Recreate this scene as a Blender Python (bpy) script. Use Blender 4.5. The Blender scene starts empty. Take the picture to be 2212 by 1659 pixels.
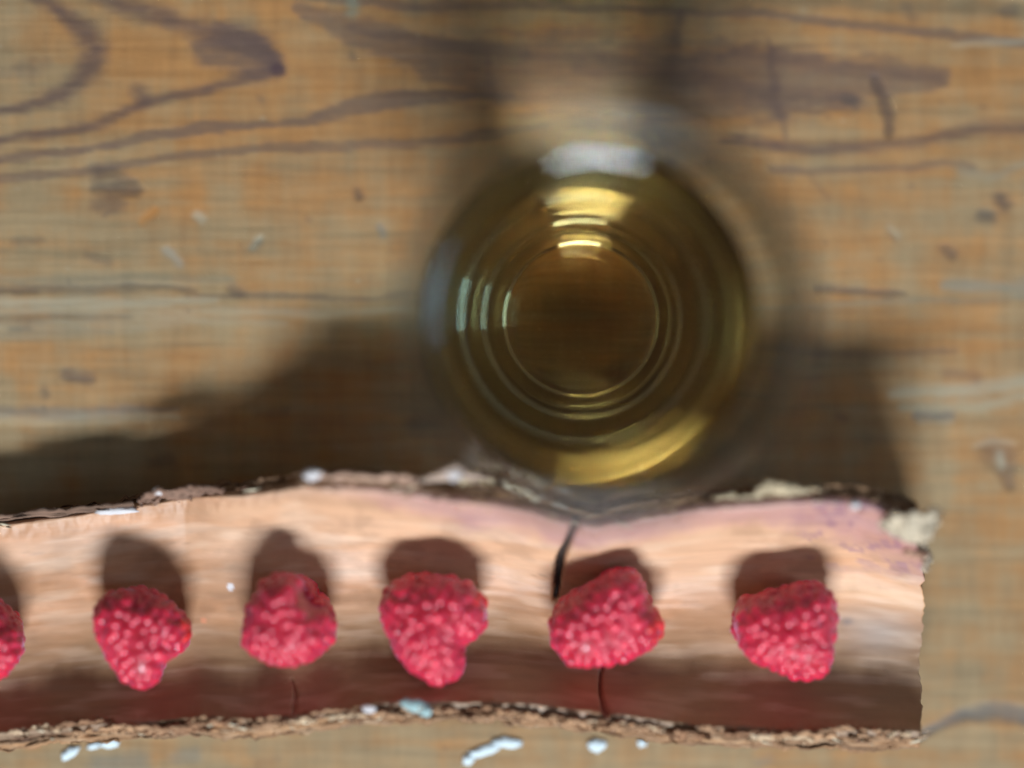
import bpy, math, random
import numpy as np
from mathutils import Vector, Matrix, Euler

MM = 0.001
C = bpy.context.scene.collection
scene = bpy.context.scene
random.seed(7)
rng = np.random.default_rng(11)

# ------------------------------------------------------------------ camera
CAM_H = 500.0                     # mm above the table top
FPX = 5753.0                      # focal length in survey units (2212 wide frame)
cam_d = bpy.data.cameras.new('camera')
cam = bpy.data.objects.new('camera', cam_d); C.objects.link(cam)
cam_d.sensor_width = 17.3
cam_d.lens = 45.0
cam_d.clip_start = 0.01
cam_d.clip_end = 50.0
view = Vector((163.0, -74.0, -5753.0)).normalized()
zc = -view
xc = Vector((0, 1, 0)).cross(zc).normalized()
yc = zc.cross(xc)
ROT = Matrix((xc, yc, zc)).transposed()
cam.matrix_world = Matrix.Translation((0, 0, CAM_H * MM)) @ ROT.to_4x4()
cam_d.dof.use_dof = True
cam_d.dof.focus_distance = (CAM_H - 11.0) * MM
cam_d.dof.aperture_fstop = 0.82
cam_d.dof.aperture_blades = 0
scene.camera = cam

# ------------------------------------------------------------------ world, lamps, exposure
w = bpy.data.worlds.new('World'); scene.world = w; w.use_nodes = True
bg = w.node_tree.nodes['Background']
bg.inputs[0].default_value = (0.95, 0.94, 0.92, 1)
bg.inputs[1].default_value = 0.145

def lamp(name, elev, azim, dist, sx, sy, power, col):
    d = bpy.data.lights.new(name, 'AREA'); d.shape = 'RECTANGLE'
    d.size = sx; d.size_y = sy; d.energy = power; d.color = col
    o = bpy.data.objects.new(name, d); C.objects.link(o)
    e, a = math.radians(elev), math.radians(azim)      # azimuth measured from -Y towards +X
    v = Vector((math.cos(e) * math.sin(a), -math.cos(e) * math.cos(a), math.sin(e)))
    o.location = v * dist + Vector((0.0, -0.02, 0.01))
    o.rotation_euler = v.to_track_quat('Z', 'Y').to_euler()
    return o
lamp('window_light', 44, 3, 1.3, 0.50, 0.20, 34.0, (0.78, 0.91, 1.0))
lamp('side_window_light', 42, 84, 1.8, 0.6, 0.25, 6.0, (0.42, 0.72, 1.0))

scene.view_settings.view_transform = 'Standard'
scene.view_settings.look = 'None'
scene.view_settings.exposure = -0.08
scene.view_settings.gamma = 1.0
scene.render.engine = 'CYCLES'
cy = scene.cycles
cy.max_bounces = 24; cy.transmission_bounces = 24; cy.glossy_bounces = 12
cy.diffuse_bounces = 4; cy.volume_bounces = 0; cy.transparent_max_bounces = 16
cy.caustics_refractive = True; cy.caustics_reflective = True
cy.blur_glossy = 0.0
cy.sample_clamp_indirect = 0.0
cy.use_denoising = True
cy.use_adaptive_sampling = False

# ------------------------------------------------------------------ helpers
R3 = np.array(ROT)
def Wv(u, v, z):
    """survey coordinates (u right, v down) at height z above the table -> world mm"""
    u, v, z = np.broadcast_arrays(np.asarray(u, float), np.asarray(v, float), np.asarray(z, float))
    d = np.stack([(u - 1106.0) / FPX, -(v - 829.5) / FPX, -np.ones_like(u)], -1) @ R3.T
    t = (z - CAM_H) / d[..., 2]
    p = d * t[..., None]
    p[..., 2] += CAM_H
    return p
def W1(u, v, z=0.0):
    return Wv(u, v, z)
def survey(x, y, z=0.0):
    """world mm -> survey coordinates"""
    p = np.stack(np.broadcast_arrays(x, y, np.asarray(z) - CAM_H), -1) @ R3
    return 1106.0 + FPX * p[..., 0] / -p[..., 2], 829.5 - FPX * p[..., 1] / -p[..., 2]

def smooth(a, b, x):
    t = np.clip((x - a) / (b - a), 0, 1); return t * t * (3 - 2 * t)

class Noise:
    def __init__(self, seed):
        self.t = np.random.default_rng(seed).random((256, 256))
    def __call__(self, x, y):
        x = np.asarray(x, float); y = np.asarray(y, float)
        xi = np.floor(x).astype(int); yi = np.floor(y).astype(int)
        fx = x - xi; fy = y - yi
        fx = fx * fx * (3 - 2 * fx); fy = fy * fy * (3 - 2 * fy)
        t = self.t
        a = t[xi & 255, yi & 255]; b = t[(xi + 1) & 255, yi & 255]
        c = t[xi & 255, (yi + 1) & 255]; d = t[(xi + 1) & 255, (yi + 1) & 255]
        return (a * (1 - fx) + b * fx) * (1 - fy) + (c * (1 - fx) + d * fx) * fy
    def fbm(self, x, y, o=4):
        s = 0; a = 0.5; n = 0
        for k in range(o):
            s = s + a * self(x * 2 ** k + 17.3 * k, y * 2 ** k + 5.1 * k); n += a; a *= 0.55
        return s / n

def mesh_obj(name, verts, faces, mat, parent=None, smooth_shade=True, cols=None, origin=None):
    me = bpy.data.meshes.new(name)
    v = np.asarray(verts, float).reshape(-1, 3) * MM
    if origin is not None: v = v - np.asarray(origin) * MM
    me.from_pydata(v.tolist(), [], faces.tolist() if hasattr(faces, 'tolist') else faces)
    if smooth_shade: me.polygons.foreach_set('use_smooth', [True] * len(me.polygons))
    if cols is not None:
        ca = me.color_attributes.new('tint', 'FLOAT_COLOR', 'POINT')
        c4 = np.concatenate([np.clip(cols, 0, 4), np.ones((len(cols), 1))], 1)
        ca.data.foreach_set('color', c4.ravel())
    me.materials.append(mat)
    me.update()
    o = bpy.data.objects.new(name, me); C.objects.link(o)
    if parent is not None: o.parent = parent
    if origin is not None: o.location = Vector(np.asarray(origin) * MM)
    return o

def tag(o, label=None, cat=None, group=None, kind=None):
    if label: o['label'] = label
    if cat: o['category'] = cat
    if group: o['group'] = group
    if kind: o['kind'] = kind
    return o
def empty(name, loc):
    o = bpy.data.objects.new(name, None); C.objects.link(o); o.location = Vector(loc) * MM
    o.empty_display_size = 0.01
    return o

def grid_faces(n, m, wrap_m=False):
    i = np.arange(n - 1)[:, None]; mm = m if wrap_m else m - 1
    j = np.arange(mm)[None, :]
    a = i * m + j; b = i * m + (j + 1) % m; c = (i + 1) * m + (j + 1) % m; d = (i + 1) * m + j
    return np.stack([a, b, c, d], -1).reshape(-1, 4)

def new_mat(name):
    m = bpy.data.materials.new(name); m.use_nodes = True
    nt = m.node_tree; return m, nt, nt.nodes['Principled BSDF']
def node(nt, t, **kw):
    n = nt.nodes.new(t)
    for k, v in kw.items(): setattr(n, k, v)
    return n
def tinted(name, rough, spec=0.5, nscale=600.0, stretch=(0.15, 1, 1), amt=0.25, bump=0.15, bdist=0.0004, sss=0.0):
    """base colour from the painted tint attribute, broken up by two noises; bump from them too"""
    m, nt, b = new_mat(name)
    at = node(nt, 'ShaderNodeAttribute', attribute_name='tint')
    tc = node(nt, 'ShaderNodeTexCoord'); mp = node(nt, 'ShaderNodeMapping')
    mp.inputs['Scale'].default_value = stretch
    nt.links.new(tc.outputs['Object'], mp.inputs['Vector'])
    n1 = node(nt, 'ShaderNodeTexNoise'); n1.inputs['Scale'].default_value = nscale; n1.inputs['Detail'].default_value = 5
    nt.links.new(mp.outputs[0], n1.inputs['Vector'])
    mr = node(nt, 'ShaderNodeMapRange')
    mr.inputs[1].default_value = 0.25; mr.inputs[2].default_value = 0.75
    mr.inputs[3].default_value = 1 - amt; mr.inputs[4].default_value = 1 + amt
    nt.links.new(n1.outputs[0], mr.inputs[0])
    mx = node(nt, 'ShaderNodeVectorMath', operation='SCALE')
    nt.links.new(at.outputs['Color'], mx.inputs[0]); nt.links.new(mr.outputs[0], mx.inputs['Scale'])
    nt.links.new(mx.outputs[0], b.inputs['Base Color'])
    bp = node(nt, 'ShaderNodeBump'); bp.inputs['Strength'].default_value = bump; bp.inputs['Distance'].default_value = bdist
    nt.links.new(n1.outputs[0], bp.inputs['Height']); nt.links.new(bp.outputs[0], b.inputs['Normal'])
    b.inputs['Roughness'].default_value = rough
    b.inputs['Specular IOR Level'].default_value = spec
    return m

def seg_dist(u, v, pts):
    """distance to a polyline and parameter of width interpolation"""
    best = np.full(np.shape(u), 1e9); wid = np.zeros(np.shape(u))
    for (a, b) in zip(pts[:-1], pts[1:]):
        ax, ay, aw = a; bx, by, bw = b
        dx, dy = bx - ax, by - ay
        t = np.clip(((u - ax) * dx + (v - ay) * dy) / (dx * dx + dy * dy), 0, 1)
        d = np.hypot(u - ax - t * dx, v - ay - t * dy)
        wd = aw + (bw - aw) * t
        q = d / np.maximum(wd, 1e-3)
        m = q < best
        best = np.where(m, q, best)
    return best

# ------------------------------------------------------------------ table top (one worn pine board)
def build_table():
    dx = np.concatenate([np.linspace(-900, -130, 24)[:-1], np.arange(-130, 150, 0.45), np.linspace(150, 900, 24)])
    dy = np.concatenate([np.linspace(-700, -100, 20)[:-1], np.arange(-100, 95, 0.45), np.linspace(95, 700, 20)])
    X, Y = np.meshgrid(dx, dy, indexing='ij')
    U, V = survey(X, Y, np.zeros_like(X))
    N1, N2, N3, N4 = Noise(1), Noise(2), Noise(3), Noise(4)
    # warp so hand-placed lines wander a little
    Uw = U + 30 * (N1.fbm(U / 120, V / 90) - 0.5); Vw = V + 26 * (N2.fbm(U / 150, V / 60) - 0.5)
    # worn varnish: orange where it is left, grey-green where it is gone
    base = np.array([  # rows v = 0..1800 step 150, cols u = 0..2400 step 300
        [.45, .60, .55, .50, .45, .45, .45, .55, .55],
        [.45, .75, .85, .80, .75, .70, .80, .85, .80],
        [.25, .50, .75, .70, .60, .65, .55, .35, .40],
        [.25, .45, .50, .55, .50, .50, .35, .30, .35],
        [.10, .15, .40, .35, .40, .40, .45, .45, .40],
        [.30, .40, .45, .40, .40, .50, .60, .60, .50],
        [.30, .40, .60, .55, .50, .60, .60, .45, .45],
        [.20, .30, .40, .40, .40, .40, .40, .35, .45],
        [.40, .40, .40, .40, .40, .40, .40, .40, .45],
        [.40, .40, .40, .40, .40, .40, .40, .38, .45],
        [.35, .30, .25, .30, .30, .30, .35, .40, .45],
        [.25, .15, .15, .20, .25, .30, .35, .40, .45],
        [.25, .15, .15, .20, .25, .30, .35, .40, .45]])
    gu = np.clip(U / 300, 0, 7.999); gv = np.clip(V / 150, 0, 11.999)
    iu, iv = gu.astype(int), gv.astype(int); fu, fv = gu - iu, gv - iv
    t = (base[iv, iu] * (1 - fu) + base[iv, iu + 1] * fu) * (1 - fv) + (base[iv + 1, iu] * (1 - fu) + base[iv + 1, iu + 1] * fu) * fv
    # vertical and horizontal wear streaks that cross each other
    vs = N3.fbm(U / 60 + .5 * N1.fbm(U / 60, V / 60), V / 210, 4) - 0.5
    vs2 = N4.fbm(U / 11, V / 170, 2) - 0.5
    hs = N4.fbm(U / 300 + 9, V / 22, 4) - 0.5
    blob = N1.fbm(U / 70 + 31, V / 60, 4) - 0.5
    t = t + 0.95 * vs + 0.16 * vs2 + 0.95 * hs + 0.9 * blob
    t = smooth(-0.15, 1.15, t)[..., None]
    grey = np.array([.270, .178, .092]); orange = np.array([.330, .150, .050])
    col = grey * (1 - t) + orange * t
    # brightness variation
    br = 1 + 0.32 * (N2.fbm(U / 260, V / 26 + 3, 4) - 0.5) + 0.22 * (N3.fbm(U / 25, V / 120 + 8, 3) - 0.5) + 0.10 * (N3.fbm(U / 6, V / 6, 2) - .5)
    # fine woven scratches
    br = br + 0.08 * (N1(U / 7, V / 90) - .5) + 0.04 * (N3(U / 3.5, V / 50) - .5) + 0.05 * (N2(U / 90, V / 4.0) - .5)
    col = col * br[..., None]
    depth = np.zeros_like(U)
    def mix(mask, c, k=1.0):
        nonlocal col
        mm = np.clip(mask * k, 0, 1)[..., None]
        col = col * (1 - mm) + np.array(c) * mm
    PUR = (.090, .052, .044); PUR2 = (.128, .078, .056); DRK = (.055, .045, .042); LGT = (.34, .30, .215)
    def line(pts, c=PUR, k=.85, s0=.0, s1=1.6, dep=0.0, wob=True):
        q = seg_dist(Uw if wob else U, Vw if wob else V, pts) / 1.4
        q = q + 0.9 * (N4.fbm(U / 40, V / 9, 4) - .5)
        m = (1 - smooth(s0, s1, q)) * (.72 + .5 * N3.fbm(U / 30, V / 5 + 9, 3))
        mix(m, c, k * .86)
        nonlocal depth
        depth = depth - dep * m
    # wide pale-purple bands
    line([(640, 20, 10), (770, 70, 26), (900, 110, 34), (1050, 150, 62), (1230, 165, 78), (1400, 175, 76), (1560, 180, 74), (1700, 178, 62), (1850, 172, 50), (2040, 165, 14)], PUR2, .80, .5, 1.2)
    line([(1240, 150, 10), (1480, 165, 22), (1700, 215, 22), (1840, 222, 16)], PUR, .55, .2, 1.3)
    line([(1130, 120, 8), (1400, 130, 12), (1640, 120, 16), (1800, 140, 20), (2030, 168, 10)], PUR, .5, .2, 1.3)
    line([(440, 110, 24), (500, 100, 34), (560, 135, 36), (605, 152, 14)], PUR2, .9, .5, 1.2)
    line([(470, 60, 14), (540, 95, 20), (600, 140, 14)], PUR2, .7, .4, 1.2)
    # cathedral grain, left
    line([(60, -30, 14), (100, 0, 14), (135, 35, 15), (180, 65, 19), (203, 100, 22), (195, 140, 21), (168, 172, 17), (125, 202, 16), (85, 218, 15), (30, 236, 10), (-60, 250, 10)], PUR, .95)
    line([(190, -20, 12), (275, 18, 13), (350, 32, 13), (410, 53, 16), (470, 72, 20), (530, 84, 24), (570, 108, 20), (610, 138, 12)], PUR, .9)
    line([(603, 153, 13), (585, 157, 13), (527, 166, 11), (445, 188, 10), (380, 203, 10), (316, 224, 11), (255, 248, 10), (190, 270, 10), (115, 288, 9), (0, 306, 8), (-60, 312, 8)], PUR, .92)
    line([(606, 152, 12), (612, 153, 12)], (.06, .03, .035), .9, .4, 1.2)
    line([(300, 195, 16), (318, 222, 14)], PUR, .7)
    line([(-60, 345, 8), (0, 340, 9), (175, 325, 9), (322, 293, 9), (468, 272, 10), (585, 269, 10), (675, 258, 12), (760, 234, 16), (850, 216, 18), (960, 208, 12), (1100, 205, 8)], PUR2, .95, .4, 1.2)
    line([(-60, 384, 8), (0, 381, 8), (205, 369, 8), (293, 352, 8), (468, 331, 8), (645, 319, 8), (820, 307, 8), (995, 296, 9), (1106, 281, 9), (1180, 275, 8)], PUR2, .8, .4, 1.2)
    line([(-40, 150, 6), (60, 160, 12), (100, 130, 10)], PUR2, .3)
    # top edge streaks
    line([(640, -10, 10), (780, 8, 10), (960, 14, 9), (1106, 12, 9), (1512, 25, 9), (1700, 37, 9), (1790, 55, 9), (1945, 59, 10), (2070, 80, 10), (2240, 93, 10)], PUR2, .9, .4, 1.2)
    line([(760, 60, 7), (900, 90, 10), (1010, 105, 12), (1130, 118, 10)], PUR2, .7, .4, 1.2)
    line([(1100, -5, 14), (1500, 4, 16), (1900, 10, 12), (2240, 25, 14)], (.10, .082, .05), .6, .2, 1.3)
    line([(750, -4, 10), (760, 30, 10)], (.17, .2, .15), .7)
    # lower edge of the band, right of the glass
    line([(1560, 305, 9), (1666, 318, 10), (1760, 324, 10), (1882, 318, 10), (1994, 306, 10), (2068, 287, 12), (2130, 275, 13), (2240, 280, 13)], PUR, .85)
    line([(1666, 370, 7), (1820, 365, 7), (1944, 358, 7), (2037, 355, 6), (2105, 364, 7)], PUR2, .8)
    line([(2080, 372, 8), (2140, 385, 9), (2240, 350, 8)], (.2, .19, .14), .6)
    line([(2060, 100, 5), (2130, 92, 7), (2240, 84, 5)], LGT, .45)
    # dark cracks and dents
    line([(1892, 172, 11), (1906, 215, 15), (1916, 250, 14), (1914, 292, 8)], (.075, .045, .035), .85, .3, 1.2, .25)
    line([(1655, 90, 5), (1680, 200, 10), (1695, 300, 6)], PUR, .6)
    line([(1465, 20, 6), (1470, 95, 9)], PUR, .55)
    line([(1828, 218, 8), (1846, 222, 8)], DRK, .6)
    line([(1050, 120, 5), (1062, 205, 8)], PUR, .45)
    line([(215, 372, 18), (262, 372, 20)], DRK, .62, .1, 1.3, .15)
    line([(208, 405, 14), (292, 403, 14)], DRK, .78, .1, 1.3, .2)
    line([(215, 440, 14), (258, 440, 18), (232, 465, 8)], PUR, .55, .1, 1.3)
    line([(-20, 624, 7), (150, 622, 8), (300, 622, 6), (420, 624, 5)], DRK, .6, .3, 1.3, .1)
    line([(400, 640, 4), (600, 634, 6), (760, 640, 4), (900, 636, 7), (960, 640, 4)], (.085, .06, .05), .55, .3, 1.3)
    for yy, a, b, kk, cc in ((650, -40, 460, .55, LGT), (672, -40, 900, .35, LGT), (700, -40, 620, .3, LGT), (603, -40, 500, .35, (.16, .16, .12)), (888, -40, 380, .5, (.10, .10, .10)), (905, -40, 380, .35, LGT), (545, -40, 300, .3, (.15, .13, .08)),
                             (683, -40, 280, .3, DRK), (720, -40, 240, .3, (.15, .14, .11))):
        line([(a, yy, 8), ((a + b) / 2, yy + 3, 13), (b, yy - 2, 5)], cc, kk * 1.2, .0, 1.5)  # pale ones: worn grey streaks, with a sheen painted into their colour
    line([(1758, 626, 8), (1850, 630, 10), (1950, 634, 6)], (.07, .05, .045), .7, .3, 1.2, .1)
    line([(1620, 662, 5), (1760, 668, 5), (1900, 655, 5), (2240, 640, 5)], (.14, .14, .11), .5)
    line([(2040, 612, 8), (2240, 622, 12)], (.2, .2, .16), .7)
    line([(1700, 760, 7), (1880, 772, 7), (2060, 755, 5)], PUR2, .5)
    line([(1930, 850, 9), (2080, 846, 12), (2240, 820, 12)], (.32, .29, .21), .7)
    line([(1950, 880, 6), (2100, 878, 8), (2240, 852, 8)], (.30, .28, .20), .6)
    line([(1985, 895, 9), (2060, 893, 9)], (.10, .105, .10), .75, .3, 1.2, .1)
    line([(1990, 910, 4), (2060, 908, 4)], LGT, .5)
    line([(2045, 810, 14), (2100, 815, 16)], PUR, .4, .1, 1.3)
    line([(2140, 962, 24), (2168, 985, 26), (2185, 1045, 10)], PUR, .55, .2, 1.2, .3)
    line([(2160, 985, 9), (2166, 1000, 7)], LGT, .8)
    line([(2105, 962, 5), (2135, 950, 6), (2190, 955, 5)], LGT, .35)
    line([(1990, 1590, 8), (2040, 1568, 10), (2085, 1548, 15), (2140, 1540, 19), (2200, 1542, 18), (2280, 1555, 16)], (.085, .085, .088), .8, .3, 1.25, .2)
    for (a, b, c, d, ww, cc, kk) in ((772, 417, 776, 424, 10, DRK, .75), (820, 488, 828, 505, 8, (.14, .14, .13), .7), (545, 535, 562, 520, 8, (.15, .16, .13), .8), (552, 520, 565, 512, 5, LGT, .6),
            (425, 466, 436, 472, 9, (.36, .33, .25), .6), (360, 540, 390, 572, 9, (.26, .24, .2), .7), (305, 478, 335, 455, 9, (.40, .15, .03), .7), (145, 808, 195, 820, 12, (.08, .06, .055), .7),
            (95, 843, 101, 853, 10, DRK, .5), (500, 626, 516, 632, 10, DRK, .6), (30, 522, 90, 516, 10, DRK, .35), (190, 550, 235, 568, 10, DRK, .4), (30, 712, 60, 708, 11, DRK, .45), (40, 145, 62, 140, 16, DRK, .45),
            (2160, 428, 2170, 445, 15, (.05, .045, .045), .8), (2120, 462, 2140, 466, 15, (.05, .045, .045), .8), (2042, 540, 2058, 550, 12, (.09, .055, .045), .7), (1922, 490, 1940, 512, 7, LGT, .5), (1918, 500, 1936, 522, 5, DRK, .35),
            (1160, 805, 1200, 812, 8, DRK, .4), (900, 915, 1010, 890, 22, DRK, .5), (2168, 22, 2190, 24, 12, DRK, .6), (1958, 15, 1972, 40, 12, DRK, .4), (560, 895, 620, 888, 10, DRK, .4), (1815, 900, 1825, 905, 10, DRK, .4),
            (330, 1000, 365, 990, 12, DRK, .35), (1985, 1215, 2000, 1200, 8, DRK, .35), (215, 1652, 300, 1645, 22, (.12, .13, .12), .45), (380, 1640, 420, 1632, 16, (.13, .14, .13), .4), (560, 1650, 600, 1640, 10, DRK, .25),
            (1640, 1650, 1660, 1640, 12, (.13, .13, .12), .4), (760, 118, 765, 126, 8, DRK, .5), (560, 210, 566, 217, 7, DRK, .35), (660, 470, 668, 474, 6, DRK, .35), (1540, 470, 1600, 520, 9, DRK, .2), (1750, 380, 1790, 430, 6, DRK, .25), (1820, 480, 1880, 520, 6, (.3, .14, .05), .4)):
        line([(a, b, ww), (c, d, ww)], cc, kk, .1, 1.3, .12 if kk > .5 else 0.0, False)
    # scattered small specks
    r = np.random.default_rng(5)
    for _ in range(70):
        a, b = r.uniform(0, 2212), r.uniform(0, 1659)
        q = np.hypot((U - a) / r.uniform(3, 10), (V - b) / r.uniform(2, 5))
        mix(1 - smooth(.4, 1.3, q), DRK if r.random() < .6 else LGT, r.uniform(.2, .5))
    inner = ((X > -125) & (X < 145) & (Y > -95) & (Y < 90))
    Z = (N2.fbm(U / 300, V / 14, 3) - .5) * 0.10 + (N1(U / 50, V / 50) - .5) * .04 + depth
    Z = np.where(inner, np.minimum(Z, 0.0), -0.03)
    P = np.stack([X, Y, Z], -1).reshape(-1, 3)
    F = grid_faces(len(dx), len(dy))[:, ::-1] if False else grid_faces(len(dx), len(dy))
    F = F[:, ::-1]
    m = tinted('worn_pine', 0.6, 0.25, nscale=900, stretch=(0.06, 1, 1), amt=.14, bump=.25, bdist=.0003)
    o = mesh_obj('table_top', P, F, m, cols=col.reshape(-1, 3))
    tag(o, 'worn pine table top with orange varnish left in streaks and purple brown grain', kind='structure')
build_table()

# ------------------------------------------------------------------ bark trough
T_V = [(-90, 1142), (0, 1135), (150, 1116), (300, 1094), (420, 1074), (560, 1068), (657, 1056), (800, 1062), (911, 1077), (1070, 1096), (1150, 1112), (1229, 1134), (1290, 1142), (1400, 1122), (1500, 1106), (1600, 1096), (1750, 1088), (1850, 1090), (1900, 1104), (1995, 1130)]
T_Z = [(-90, 10), (0, 10.5), (250, 12), (400, 13.5), (480, 17), (560, 20.5), (640, 24.5), (700, 27), (1000, 28.5), (1990, 28.5)]
T_OLD = [(-90, 14), (120, 16), (250, 18), (400, 22), (560, 27), (700, 31), (1000, 33)]
def TZ(u): return float(ip(T_Z, u))
B_V = [(-90, 1594), (0, 1588), (120, 1572), (250, 1564), (330, 1562), (430, 1550), (560, 1558), (700, 1536), (800, 1523), (870, 1521), (950, 1517), (1100, 1520), (1200, 1530), (1290, 1542), (1500, 1566), (1650, 1572), (1800, 1578), (1995, 1580)]
B_Z = [(-90, 15.5), (250, 16.5), (620, 20), (900, 21.5), (1990, 21.5)]
B_OLD = [(-90, 15), (400, 17), (900, 19)]
def ip(tab, x): a = np.array(tab, float); return np.interp(x, a[:, 0], a[:, 1])
U0, U1 = -90.0, 1990.0
NU, NS = 560, 84
NB = Noise(21); NB2 = Noise(22); NB3 = Noise(23)

def floor_z(u): return np.interp(u, [0, 250, 620], [6.8, 7.4, 10.8])
def trough(u, s):
    """inner surface: s = 0 at the far (tall) edge, 1 at the near edge; returns mm and survey v"""
    smin = 0.53
    zt, zb, zf = ip(T_Z, u), ip(B_Z, u), floor_z(u)
    a = np.clip((smin - s) / smin, 0, 1) ** 2.5; b = np.clip((s - smin) / (1 - smin), 0, 1) ** 2.5
    z = zf + (zt - zf) * a + (zb - zf) * b
    v = ip(T_V, u) * (1 - s) + ip(B_V, u) * s
    return z, v

def grid_normals(P):
    du = np.gradient(P, axis=0); dv = np.gradient(P, axis=1)
    n = np.cross(du, dv); n /= np.linalg.norm(n, axis=-1, keepdims=True) + 1e-12
    return n

def shell(Pa, Pb, rim=4, jag=None):
    """closed skin between two (nu, ns) grids: returns verts, faces and each vertex's (u, s, zone)"""
    nu, ns, _ = Pa.shape
    rows = [Pa[:, j] for j in range(ns)]
    zone = [(j, 0.0) for j in range(ns)]
    for k in range(1, rim + 1):
        f = k / (rim + 1); rows.append(Pa[:, -1] * (1 - f) + Pb[:, -1] * f); zone.append((ns - 1, f))
    for j in range(ns - 1, -1, -1): rows.append(Pb[:, j]); zone.append((j, 1.0))
    for k in range(1, rim + 1):
        f = k / (rim + 1); rows.append(Pb[:, 0] * (1 - f) + Pa[:, 0] * f); zone.append((0, 1 - f))
    G = np.stack(rows, 1)
    F = grid_faces(nu, G.shape[1], wrap_m=True).tolist()
    m = G.shape[1]
    for i, flip in ((0, False), (nu - 1, True)):
        for j in range(ns - 1):
            a, b = i * m + j, i * m + j + 1
            # opposite index on outer skin
            oj = ns + rim + (ns - 1 - j); c = i * m + oj - 1; d = i * m + oj
            F.append([a, b, c, d] if flip else [d, c, b, a])
        for base in (ns - 1, 2 * ns + rim - 1):
            ring = [i * m + (base + k) % m for k in range(rim + 2)]
            F.append(ring if flip else ring[::-1])
    return G, F, zone

def build_bark():
    uu = np.linspace(U0, U1, NU); ss = np.linspace(0, 1, NS)
    Ug, Sg = np.meshgrid(uu, ss, indexing='ij')
    Z, Vg = trough(Ug, Sg)
    # ragged right-hand end
    endw = smooth(1900, 1990, Ug)
    Uj = Ug + endw * (18 * (NB.fbm(Sg * 26, Ug * 0 + 3, 3) - .5) - 14 * smooth(.25, .05, Sg) + 2 * np.sin(Sg * 5))
    P = Wv(Uj, Vg, Z)
    n = grid_normals(P)
    if n[NU // 2, NS // 2, 2] < 0: n = -n           # pointing up/inwards
    # gentle waviness of the inner face, lengthwise grain
    rel = 0.75 * (NB.fbm(Ug / 170, Sg * 5, 3) - .5) + 0.22 * (NB2.fbm(Ug / 120, Sg * 40, 3) - .5)
    edge = smooth(0.10, 0.0, Sg) + smooth(.93, 1.0, Sg)
    rel = rel + edge * 0.7 * (NB3.fbm(Ug / 14, Sg * 30, 3) - .5)
    Q = P + n * rel[..., None]
    cr1 = seg_dist(Ug + 8 * (NB.fbm(Vg / 18, Vg * 0) - .5), Vg, [(1250, 1120, 9), (1228, 1165, 7), (1208, 1210, 9), (1202, 1290, 5)])
    cr2 = seg_dist(Ug + 6 * (NB.fbm(Vg / 18, Vg * 0 + 5) - .5), Vg, [(1300, 1430, 2), (1296, 1490, 3), (1304, 1530, 5), (1330, 1570, 6)])
    cr3 = seg_dist(Ug, Vg, [(632, 1470, 2), (640, 1500, 4), (630, 1560, 4)])
    crack = np.maximum.reduce([1 - smooth(.2, 1.9, cr1), .6 * (1 - smooth(.2, 2.2, cr2)), .4 * (1 - smooth(.3, 1.4, cr3))])
    Q = Q - n * (crack * 1.5)[..., None]
    # ---- colours of the inner wood
    tan = np.array([.48, .215, .100]); pale = np.array([.62, .36, .225]); dk = np.array([.18, .11, .055])
    purple = np.array([.30, .125, .185]); rust = np.array([.44, .15, .06]); slate = np.array([.40, .33, .29])
    f1 = smooth(.25, .75, NB.fbm(Ug / 260, Sg * 16 + 2, 4)); f2 = smooth(.35, .7, NB2.fbm(Ug / 110 + 7, Sg * 7, 4))
    col = tan[None, None] * (1 - f1[..., None] * .5) + pale * f1[..., None] * .5
    col = col * (1 - .4 * f2[..., None]) + np.array([.30, .15, .075]) * .4 * f2[..., None]
    def mixc(m, c):
        nonlocal col
        m = np.clip(m, 0, 1)[..., None]; col = col * (1 - m) + np.array(c) * m
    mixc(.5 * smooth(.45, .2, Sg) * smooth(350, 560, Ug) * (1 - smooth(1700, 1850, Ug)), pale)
    mixc(.7 * smooth(.40, .72, Sg + .12 * (NB3.fbm(Ug / 130 + 4, Sg * 3) - .5)), (.215, .13, .07))  # near half painted darker: shade of the wall facing away from the window
    mixc(.3 * smooth(.5, .75, NB2.fbm(Ug / 70 + 2, Sg * 14, 4)), (.24, .12, .065))
    mixc(.30 * smooth(.5, .75, NB.fbm(Ug / 130 + 2, Sg * 22, 3)), (.62, .43, .31))
    nz = NB3.fbm(Ug / 60, Sg * 12, 4)
    top_v = Vg - ip(T_V, Ug)
    wid = np.interp(Ug, [500, 700, 900, 1100, 1230, 1400, 1600, 1750, 1850, 1990], [14, 20, 40, 62, 50, 46, 34, 52, 86, 120])
    mixc(.5 * smooth(1.3, .3, top_v / wid + .9 * (nz - .5)) * smooth(600, 950, Ug), purple)
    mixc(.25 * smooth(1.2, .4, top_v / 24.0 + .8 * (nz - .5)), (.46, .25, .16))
    mixc(.55 * smooth(.55, .70, NB.fbm(Ug / 45, Sg * 22 + 9, 3)) * smooth(1650, 1800, Ug) * smooth(.34, .2, Sg), (.22, .10, .14))
    mixc(.35 * np.exp(-(((Ug - 1262) / 62) ** 2 + ((Vg - 1490) / 60) ** 2)), rust)
    mixc(.6 * np.exp(-(((Ug - 1900) / 75) ** 2 + ((Vg - 1365) / 50) ** 2)), slate)
    mixc(.5 * np.exp(-(((Ug - 1830) / 14) ** 2 + ((Vg - 1342) / 9) ** 2)), (.10, .11, .13))
    mixc(.4 * smooth(1700, 1850, Ug) * np.exp(-((Sg - .38) / .06) ** 2), (.62, .33, .15))
    mixc(.35 * np.exp(-((top_v - 72) / 4) ** 2) * smooth(200, 420, Ug) * (1 - smooth(760, 900, Ug)), (.33, .17, .10))
    mixc(smooth(.25, .9, crack), (.035, .022, .018))
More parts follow.
